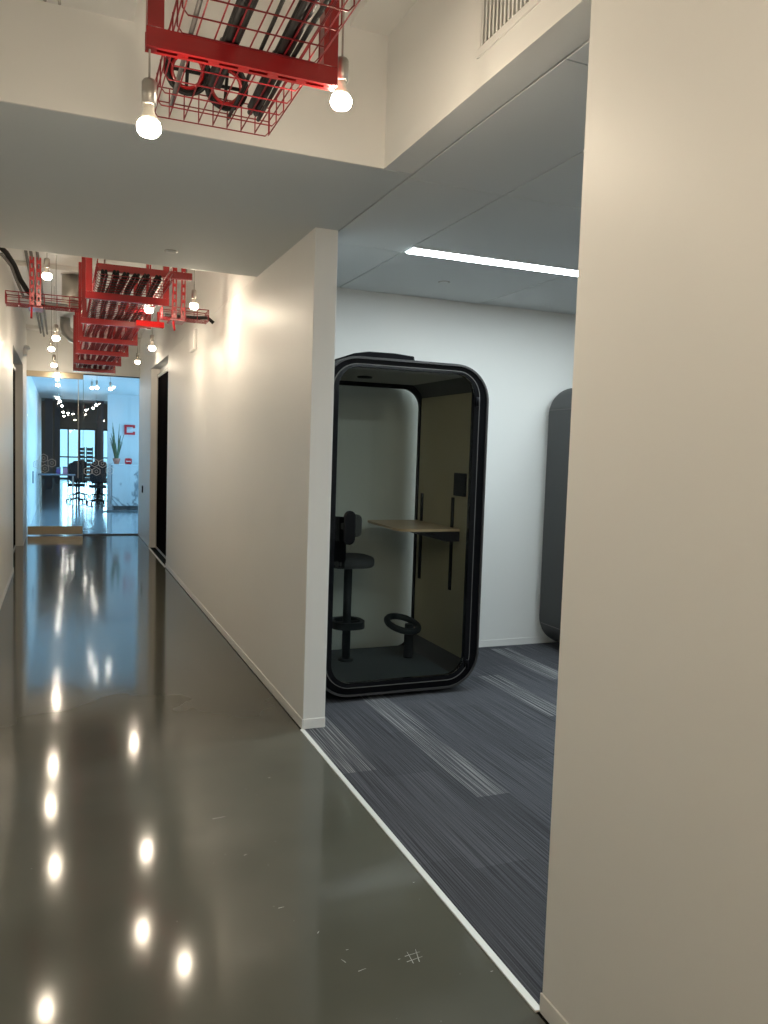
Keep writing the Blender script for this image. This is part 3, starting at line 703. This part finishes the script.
# ------------------------------------------------------------------ phone booth
def pod(loc, full, label):
    """booth, origin at its front left corner on the floor; local x 0..1.17, y 0..1.0, z 0..2.14"""
    W,D,H0,H1,R=1.172,.97,.03,2.20,.24
    t = thing('phone_booth', loc, label, 'phone booth')
    GL = M_podglass
    ox,oy=loc[0],loc[1]
    def bld(mb,name,m,par=None,bev=0):
        mb.v=[(p[0]+ox,p[1]+oy,p[2]) for p in mb.v]
        return mb.build(name,m,par or t,bev)
    sh = MB().ring(rrect(0,W,H0,H1,R,14), rrect(.055,W-.055,H0+.055,H1-.055,R-.055,14), .02, D-.02)
    bld(sh,'shell',M_shell)
    for y0,y1 in ((0,.02),(D-.02,D)):
        bld(MB().ring(rrect(.004,W-.004,H0+.004,H1-.004,R-.004,14), rrect(.016,W-.016,H0+.016,H1-.016,R-.016,14), y0,y1),'rim',M_rim)
    # seams of the shell
    for z in (H1-R+.04,H0+R-.06): bld(MB().box(-.0015,.0005,.02,D-.02,z,z+.006),'seam',M_cable2)
    bld(MB().box(.2,W-.2,.15,D-.15,0,H0),'base',M_rubber)
    # roof fan housing
    hp=[(.17,H1-.004),(.24,H1+.026),(.34,H1+.044),(.52,H1+.046),(.655,H1+.036),(.665,H1-.004)]
    bld(MB().prism(hp,.10,.62,'y'),'roof_fan',M_rubber,None,.004)
    # front frame + door
    bld(MB().ring(rrect(.016,W-.016,H0+.016,H1-.016,R-.016,14), rrect(.075,W-.075,H0+.062,H1-.046,R-.075,14), .012,.05),'front_frame',M_rubber)
    dr = bld(MB().ring(rrect(.075,W-.075,H0+.062,H1-.050,R-.075,14), rrect(.112,W-.112,H0+.092,H1-.066,R-.11,14), .004,.044),'door',M_black)
    bld(MB().prism(rrect(.112,W-.112,H0+.092,H1-.066,R-.11,14),.010,.018,'y'),'glass_pane',M_podglass,dr)
    bld(MB().ring(rrect(.071,W-.071,H0+.058,H1-.046,R-.071,14), rrect(.076,W-.076,H0+.063,H1-.051,R-.076,14), .002,.012),'door_gasket',M_cable2,dr)
    # oval pulls outside and inside
    bld(MB().prism(rrect(.158,.236,1.02,1.235,.038,8),-.036,-.016,'y',True),'door_handle',M_black,dr,.008)
    bld(MB().prism(rrect(.225,.31,1.06,1.205,.035,8),.05,.075,'y',True).box(.17,.24,.05,.07,1.11,1.15),'door_handle',M_stool,dr,.006)
    bld(MB().tube([(.19,-.03,1.06),(.19,.0,1.06)],.012).tube([(.19,-.03,1.19),(.19,.0,1.19)],.012),'handle_spindle',M_steel,dr)
    # hinges
    bld(MB().tube([(W-.092,-.006,.16),(W-.092,-.006,.22)],.010).tube([(W-.092,-.006,1.93),(W-.092,-.006,1.99)],.010),'hinge',M_rubber,dr)
    # back frame and glass
    bld(MB().ring(rrect(.028,W-.028,H0+.028,H1-.028,R-.028,14), rrect(.085,W-.085,H0+.060,H1-.105,R-.10,14), D-.05,D-.012),'back_frame',M_rubber)
    bld(MB().prism(rrect(.060,W-.060,H0+.060,H1-.070,R-.09,14),D-.030,D-.022,'y'),'back_glass',M_backglass)
    # interior
    bld(MB().box(.10,W-.10,.05,D-.05,H0+.050,H0+.075),'floor_mat',M_mat)
    bld(MB().box(.14,W-.14,.06,D-.06,H1-.075,H1-.060),'ceiling_panel',M_podceil)
    for x0,x1 in ((.055,.075),(W-.075,W-.055)):
        bld(MB().box(x0,x1,.05,D-.05,H0+.17,H1-.17),'side_panel',M_felt)
    # downlight
    bld(MB().lathe([(.001,-.012),(.05,-.012),(.055,0)],(W/2-.12,.5,H1-.075),20),'ceiling_fitting',M_rubber)
    # rails and table
    for y0 in (.305,.825):
        bld(MB().box(W-.088,W-.075,y0,y0+.028,.645,1.305),'rail',M_rubber)
    bld(MB().box(W-.093,W-.075,.13,.30,1.32,1.48),'control_panel',M_rubber,None,.006)
    tp=[(W-.078,.20),(W-.078,.92),(.68,.92),(.665,.87),(.65,.42),(.635,.32),(.645,.26),(.68,.215),(.73,.195)]
    tt=bld(MB().prism(tp,1.075,1.092),'tabletop',M_wood)
    bld(MB().prism([(W-.08,1.075),(.80,1.075),(W-.18,1.005),(W-.08,1.005)],.20,.78,'y'),'table_bracket',M_rubber)
    return t
pod((1.48,4.70,0),True,'black framed glass phone booth with a wooden table inside, behind the corridor wall end')
pod((3.775,4.72,0),False,'dark grey phone booth at the far right, mostly hidden by the near wall')

# stool inside booth
zf=.106
sx,sy=1.905,5.31
st = thing('bar_stool',(sx,sy,zf),'dark stool with a backrest and foot ring inside the glass phone booth','stool')
MB().lathe([(.030,0),(.030,.69)],(sx,sy,zf),20).build('column', M_post, st)
MB().lathe([(.055,0),(.055,.008),(.032,.014)],(sx,sy,zf),20).build('floor_flange', M_post, st)
MB().prism(rrect(sx-.17,sx+.17,sy-.18,sy+.18,.13,8),.79,.865,'z',True).build('seat', M_stool, st, .026, 4)
bk=[]
for i in range(11):
    a=PI*.66+ (PI*.68)*i/10; bk.append((sx+.01+.20*math.cos(a),sy+.20*math.sin(a)))
bi=[(sx+.01+(p[0]-sx-.01)*.82,sy+(p[1]-sy)*.82) for p in bk][::-1]
MB().prism(bk+bi,.80,1.155,'z',True).build('backrest', M_rubber, st, .012, 3)
MB().ring(rrect(sx-.12,sx+.12,sy-.13,sy+.13,.10,8), rrect(sx-.088,sx+.088,sy-.098,sy+.098,.07,8), .35,.40,'z').build('foot_ring', M_post, st, .006)
for a,b_ in ((sx-.10,sx-.02),(sx+.02,sx+.10)): MB().box(a,b_,sy-.015,sy+.015,.36,.39).build('ring_arm', M_post, st)
fx,fy=2.378,5.27
fr_ = thing('foot_rest',(fx,fy,zf),'black looped floor-standing footrest under the booth table','footrest')
MB().lathe([(.036,0),(.034,.12),(.030,.25)],(fx,fy,zf),18).build('post', M_post, fr_)
lo=[]
for i in range(32):
    a=2*PI*i/32; lo.append((fx-.065+.118*math.cos(a),fy-.03+.10*math.sin(a),.365+.035*math.sin(a)-.018*math.cos(a)))
MB().tube(lo,.024,10,False,True,True).build('loop', M_post, fr_)

# ------------------------------------------------------------------ light from outside + world
def area(name,loc,rot,sx,sy,p,col):
    l=bpy.data.lights.new(name,'AREA'); l.shape='RECTANGLE'; l.size=sx; l.size_y=sy; l.energy=p; l.color=col
    o=bpy.data.objects.new(name,l); COL.objects.link(o); o.location=loc; o.rotation_euler=rot; return o
area('fill_side_window',(3.3,18.0,1.6),(0,PI/2,0),2.6,6.2,230,(.40,.75,1))  # blue fill light added behind the unseen side window
area('daylight_far_window',(2.2,38.9,1.3),(-PI/2,0,0),4.2,2.0,260,(.45,.80,1))
W_=bpy.data.worlds.new('sky'); S.world=W_; W_.use_nodes=True
W_.node_tree.nodes['Background'].inputs[0].default_value=(.36,.76,.96,1); W_.node_tree.nodes['Background'].inputs[1].default_value=1.7

# ------------------------------------------------------------------ camera
cam=bpy.data.cameras.new('camera'); co=bpy.data.objects.new('camera',cam); COL.objects.link(co)
cam.sensor_fit='VERTICAL'; cam.sensor_height=36; cam.lens=795.475/1024*36; cam.clip_start=.05; cam.clip_end=200
yaw,pitch,roll=.38735,.07364,-.03251
fw=Vector((math.sin(yaw)*math.cos(pitch),math.cos(yaw)*math.cos(pitch),-math.sin(pitch)))
rt=Vector((math.cos(yaw),-math.sin(yaw),0)); dn=fw.cross(rt)
right=rt*math.cos(roll)+dn*math.sin(roll); down=-rt*math.sin(roll)+dn*math.cos(roll)
co.matrix_world=Matrix(((right.x,-down.x,-fw.x,0),(right.y,-down.y,-fw.y,0),(right.z,-down.z,-fw.z,1.6),(0,0,0,1)))
S.camera=co
S.view_settings.view_transform='Standard'; S.view_settings.look='None'; S.view_settings.gamma=1; S.view_settings.use_curve_mapping=False
S.view_settings.exposure=0.12
